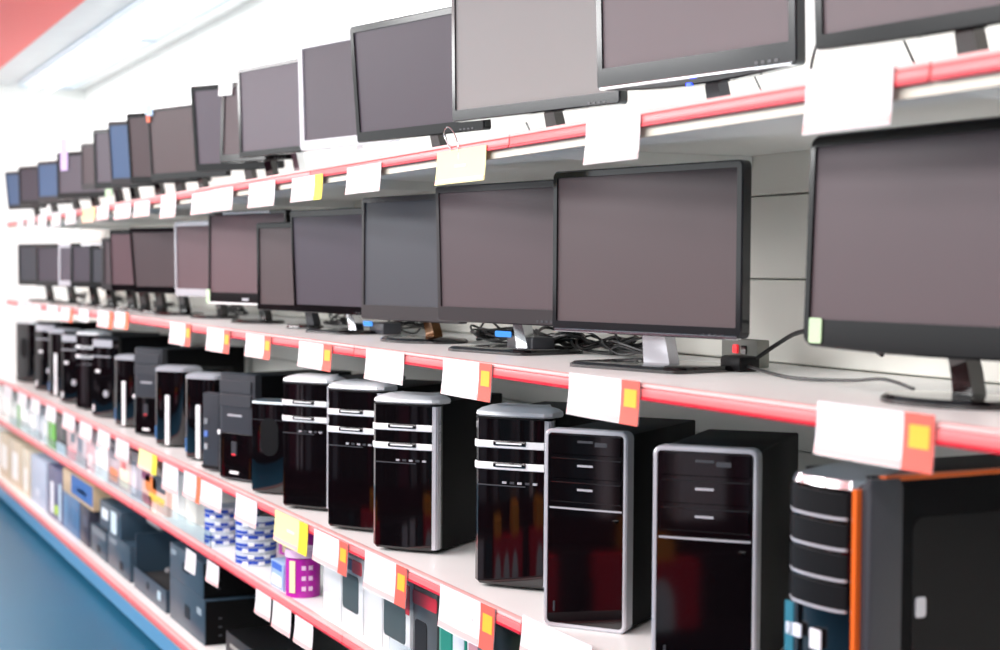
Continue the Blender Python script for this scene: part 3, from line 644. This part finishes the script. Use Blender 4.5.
# ------------------------------------------------------------------ goods on the bottom shelf
NAVY = (48, 66, 80); BG = (206, 192, 168)
def bbox(label, x0, x1, yt, X, m, pt=(), depth=.3, ztop=None, lift=0, name='carton', bev=.002):
    return carton(name, label, 'box', x0, x1, yt, X, ZB, tone(m, .4), depth, pt, group='boxes on the lowest shelf', ztop=ztop, lift=lift, bev=bev)
bbox('beige box file at the far left end of the lowest shelf', 0, 8, 432, D+.05, BG, ((.2, .9, .2, .75, (240, 240, 234)),), ztop=.42)
bbox('beige box file with tall white label, lowest shelf', 9, 21, 436, D+.05, BG, ((.3, .75, .15, .75, (244, 244, 240)),), ztop=.42)
bbox('beige box file left of the pale blue carton', 22, 29, 445, D+.05, (214, 204, 182), ((.3, .8, .1, .6, (240, 238, 230)),), ztop=.41)
bbox('pale blue grey carton standing upright, lowest shelf', 31, 46, 455, D+.05, (178, 190, 208), ((.3, .6, .2, .35, (206, 214, 226)),), ztop=.41)
bbox('navy carton with white strips and a lime dot', 48, 62, 462, D+.05, (92, 92, 124), ((.2, .42, .1, .7, (236, 238, 244)), (.5, .72, .12, .3, (180, 220, 50)), (.78, .95, .05, .75, (190, 214, 230))), ztop=.42)
bbox('blue upright carton under the brown and blue one', 63, 79, 500, D+.05, (70, 110, 150), ((.1, .3, .1, .9, (100, 140, 176)),), ztop=.335)
bbox('black upright carton beside the blue upright one', 80, 89, 500, D+.05, (44, 46, 62), ((.3, .8, .5, .8, (80, 84, 100)),), ztop=.33)
t = bbox('brown and blue printed carton lying on two upright ones', 63, 93, 475, D+.05, (204, 178, 142), ((.3, .99, .15, .95, (38, 98, 168)), (.5, .8, .4, .55, (180, 90, 90))), ztop=.452, lift=.1865)
# dark slate flat boxes: stacked
def slate(label, x0, x1, X, z0, z1, pt=(), depth=.33, m=NAVY): return carton('carton', label, 'box', x0, x1, 560, X, ZB, tone(m, .35), depth, pt, group='dark slate boxes on the lowest shelf', ztop=ZB+z1, lift=z0)
slate('low slate box with grey film on top, far end of slate boxes', 91, 107, D+.05, 0, .13, ((.1, .9, .7, .95, (120, 126, 132)), (.4, .6, .15, .4, (30, 34, 40))))
slate('slate box lying before the open black one, bottom of its stack', 108, 130, D+.05, 0, .15, ((.55, .7, .15, .4, (26, 30, 36)), (.1, .4, .75, .9, (130, 140, 148))))
slate('slate box with two white stickers standing upright', 100, 121, D+.05, .1505, .27, ((.1, .4, .35, .75, (226, 236, 242)), (.55, .8, .05, .85, (206, 224, 232))), depth=.2)
slate('grey silver box behind the stickered slate one', 130, 160, D+.16, .2225, .30, ((.1, .9, .1, .8, (176, 180, 182)),), depth=.2, m=(150, 154, 156))
# open black box with tray
a, b = span(134, 166, 590, D+.05)
t = empty('open_carton', (D+.05, (a+b)/2, ZB), -PI/2, 'open slate box showing a black inside with fittings', 'box')
w = a-b
bm = bmesh.new()
for q in ((-w/2, w/2, 0, .006, 0, .085), (-w/2, w/2, .294, .3, 0, .22), (-w/2, -w/2+.006, .006, .294, 0, .22), (w/2-.006, w/2, .006, .294, 0, .085), (-w/2+.006, w/2-.006, .006, .294, 0, .006)): box(bm, *q)
finish('box_body', bm, tone(NAVY, .35), t, False)
finish('foam_insert', B(-w/2+.01, w/2-.01, .01, .29, .008, .06, bev=.006), mat('black_foam', (14, 14, 15), .9, bump=.5, nscale=120), t)
for i in range(4): finish('fitting', lathe([(.001, .06), (.012, .06), (.012, .075), (.001, .078)], 14, cx=-w/2+.05+.055*i, cy=.13+.02*(i % 2)), tone((150, 150, 154), .3), t)
finish('front_print', slab(.05, .035, .0025, r=.004, bev=.0004, cx=w*.3, z0=.03, y0=-.0015), tone((180, 206, 216)), t)
finish('front_emblem', slab(.04, .03, .0025, r=.012, bev=.0004, cx=-w*.05, z0=.035, y0=-.0015), tone((24, 30, 36)), t)
st_ = slate('large slate box, upper one of the near stack beside the rail cards', 170, 203, D+.05, .1605, .285, ((.4, .6, .4, .65, (26, 32, 38)), (.05, .2, .7, .85, (130, 146, 156))), depth=.3)
w_ = max(v[0] for v in st_.children[0].bound_box)
finish('black_side', B(w_+.0002, w_+.002, .004, .296, .002, .120, bev=.0006, seg=1), mat('matt_black_card', (8, 8, 9), .7, spec=.1), st_)
for i in range(3): finish('vent_mark', B(w_+.0018, w_+.003, .05, .062, .03+.03*i, .036+.03*i), DGREY, st_)
st_ = slate('large slate box, lower one of the near stack', 170, 204.5, D+.05, 0, .16, ((.45, .6, .3, .6, (26, 32, 38)), (.8, .92, .6, .75, (140, 156, 166))), depth=.34)
w_ = max(v[0] for v in st_.children[0].bound_box)
finish('black_side', B(w_+.0002, w_+.002, .004, .336, .002, .154, bev=.0006, seg=1), mat('matt_black_card', (8, 8, 9), .7, spec=.1), st_)
for i in range(3): finish('vent_mark', B(w_+.0018, w_+.003, .05, .062, .03+.03*i, .036+.03*i), DGREY, st_)
slate('low black box with silver bar near the bottom edge', 226, 330, D+.05, 0, .115, ((.05, .9, .6, .72, (150, 146, 140)),), depth=.3, m=(11, 11, 12))
slate('dark box running out of the bottom edge, lowest shelf', 333, 430, D+.05, 0, .26, ((.2, .5, .4, .6, (60, 60, 66)),), depth=.3, m=(30, 30, 34))
# ------------------------------------------------------------------ cables and adapters behind the monitors
def cable(shelf, pts, label, r=.003, group=None):
    zs = Z_RAIL[shelf]+TS+r
    P = [Vector((D+x, onx(px, 300, D+x).y, zs+dz)) for px, x, dz in pts]
    return tag(finish('cable', tube(P, r, 6), CABLE), label, 'cable', group)
def coil(shelf, px, x, label, n=7, rad=.05, seed=1, r=.003):
    rnd = random.Random(seed); zs = Z_RAIL[shelf]+TS+r; c = Vector((D+x, onx(px, 300, D+x).y, zs)); P = []
    for i in range(n*6):
        a = i/6*2*PI; rr_ = rad*rnd.uniform(.6, 1.25); P.append(c+Vector((rr_*c_(a)*.7, rr_*s_(a)*1.7, abs(rnd.gauss(.018, .014)))))
    return tag(finish('cable_coil', tube(P, r, 5, sub=4), CABLE), label, 'cable', 'coiled monitor cables')
coil('mid', 640, .42, 'black cable tangle behind the silver necked monitor', 8, .07, 1)
coil('mid', 605, .44, 'black cable tangle left of the silver neck', 6, .07, 2)
coil('mid', 560, .42, 'black cable heap beneath the shiny rimmed monitor left corner', 9, .06, 3, .004)
coil('mid', 500, .42, 'black cable heap behind the grey framed monitor neck', 8, .07, 4)
coil('mid', 405, .43, 'loose cable loops behind the slate screened monitor', 5, .07, 5)
coil('mid', 340, .43, 'loose cable loops behind the blue tabbed monitor foot', 5, .06, 6)
coil('mid', 235, .44, 'cable loops under the pink tinted screen', 6, .06, 7)
coil('mid', 163, .4, 'dark cable bunch under the silver blue framed monitor', 6, .06, 8)
coil('mid', 116, .4, 'dark cable bunch under the rosy screened monitor', 6, .06, 9)
coil('mid', 78, .4, 'dark cable bunch under the far plum screened monitor', 6, .06, 10)
coil('top', 562, .42, 'white shelf cable loops behind the glossy monitor, topmost shelf', 5, .07, 11)
coil('top', 185, .42, 'cable bunch beneath the lavender screened monitor, topmost shelf', 6, .06, 12)
coil('top', 120, .4, 'cable bunch beneath the largest blue screen', 6, .06, 13)
cable('mid', [(756, .37, .02), (778, .40, .05), (800, .4, .075), (835, .38, .085), (860, .36, .07), (883, .34, .05)], 'thick black cable rising behind the nearest middle row monitor', .0045)
cable('mid', [(742, .36, .01), (790, .3, .002), (850, .33, .004), (885, .33, .012), (915, .32, .002)], 'thin black cable lying under the nearest middle row monitor')
cable('mid', [(962, .40, .1), (978, .38, .06), (984, .36, .02), (978, .33, .0), (965, .31, 0)], 'thin cable curling at the right photo edge', .0025)
cable('top', [(720, .42, .1), (735, .4, .03), (748, .36, .01), (758, .33, 0)], 'cable dropping right of the blue light monitor neck', .0025)
cable('top', [(745, .35, .13), (765, .3, .04), (790, .25, .02), (812, .22, .02)], 'thin cable arching between the two nearest upper monitors', .002)
cable('top', [(832, .2, .16), (815, .22, .11), (808, .24, .06), (816, .25, .0)], 'thin cable hanging left of the nearest upper monitor', .0025)
cable('top', [(525, .40, .1), (540, .36, .02), (565, .34, .0), (585, .34, .012), (600, .33, 0)], 'long thin cable along the topmost shelf edge', .0025)
cable('top', [(895, .40, .14), (915, .38, .06), (925, .36, .03), (935, .34, .01)], 'cable at the neck of the nearest upper monitor', .0025)
zs = Z_RAIL['mid']+TS+.0005
y = onx(743, 350, D+.44).y
t = empty('power_box', (D+.44, y, zs), -PI/2-.0, 'grey power box with red switch and black socket on middle shelf', 'power box')
finish('housing', B(-.08, .05, 0, .03, 0, .055, bev=.003), tone((150, 152, 144), .5), t)
finish('switch', slab(.018, .018, .005, r=.003, bev=.001, cx=-.025, z0=.026, y0=-.004), LEDR, t)
finish('socket', slab(.018, .018, .004, r=.002, bev=.001, cx=.005, z0=.025, y0=-.003), BLK, t)
p = onx(742, 368, D+.36)
tag(finish('power_plug', B(D+.33, D+.38, p.y-.035, p.y+.035, zs, zs+.03, bev=.008), BLKS), 'black plug block lying before the grey power box', 'plug')
for px, x, l, lb in ((512, .28, .11, 'black power adapter beside the blue tabbed chrome neck'), (372, .3, .09, 'dark power adapter left of the amber neck')):
    p = onx(px, 340, D+x); tag(finish('power_adapter', B(D+x, D+x+.06, p.y-l, p.y+l*.3, zs, zs+.035, bev=.006), DGREY), lb, 'power adapter')
# ------------------------------------------------------------------ light
w = bpy.data.worlds.new('World'); sc.world = w; w.use_nodes = True
w.node_tree.nodes['Background'].inputs[0].default_value = (.82, .845, .86, 1); w.node_tree.nodes['Background'].inputs[1].default_value = 1.75
def area(name, loc, sx, sy, e, rot=(0, 0, 0), col=(1, 1, 1)):
    l = bpy.data.lights.new(name, 'AREA'); l.shape = 'RECTANGLE'; l.size = sx; l.size_y = sy; l.energy = e; l.color = col
    o = bpy.data.objects.new(name, l); C.objects.link(o); o.location = loc; o.rotation_euler = rot; return o
for i, y in enumerate((1.0, 3.6, 6.2, 8.8)):
    area('aisle_fill', (-.5, y, 2.55), .5, 2.2, 32, (0, -.08, 0))  # unseen fill light added over the aisle
    area('far_aisle_fill', (-2.0, y-.3, 2.5), .6, 2.2, 52, (0, -.75, 0))  # added frontal fill, tilted to reach into the shelves
for i, y in enumerate((2.05, 4.45, 6.85, 9.25)):
    area('shelf_lamp', (1.67, y, ZC-.05), .3, 2.2, 9)
# ------------------------------------------------------------------ camera
cd = bpy.data.cameras.new('Camera'); cam = bpy.data.objects.new('Camera', cd); C.objects.link(cam)
cam.matrix_world = Matrix(((RT.x, UP.x, -FW.x, 0), (RT.y, UP.y, -FW.y, 0), (RT.z, UP.z, -FW.z, H), (0, 0, 0, 1)))
cd.sensor_width = 36; cd.lens = 36*F/1000; cd.clip_start = .05; cd.clip_end = 60
cd.dof.use_dof = True; cd.dof.focus_distance = 3.5; cd.dof.aperture_fstop = 3.4
sc.camera = cam
vs = sc.view_settings; vs.view_transform = 'Standard'; vs.look = 'None'; vs.gamma = 1; vs.exposure = .6; vs.use_curve_mapping = False
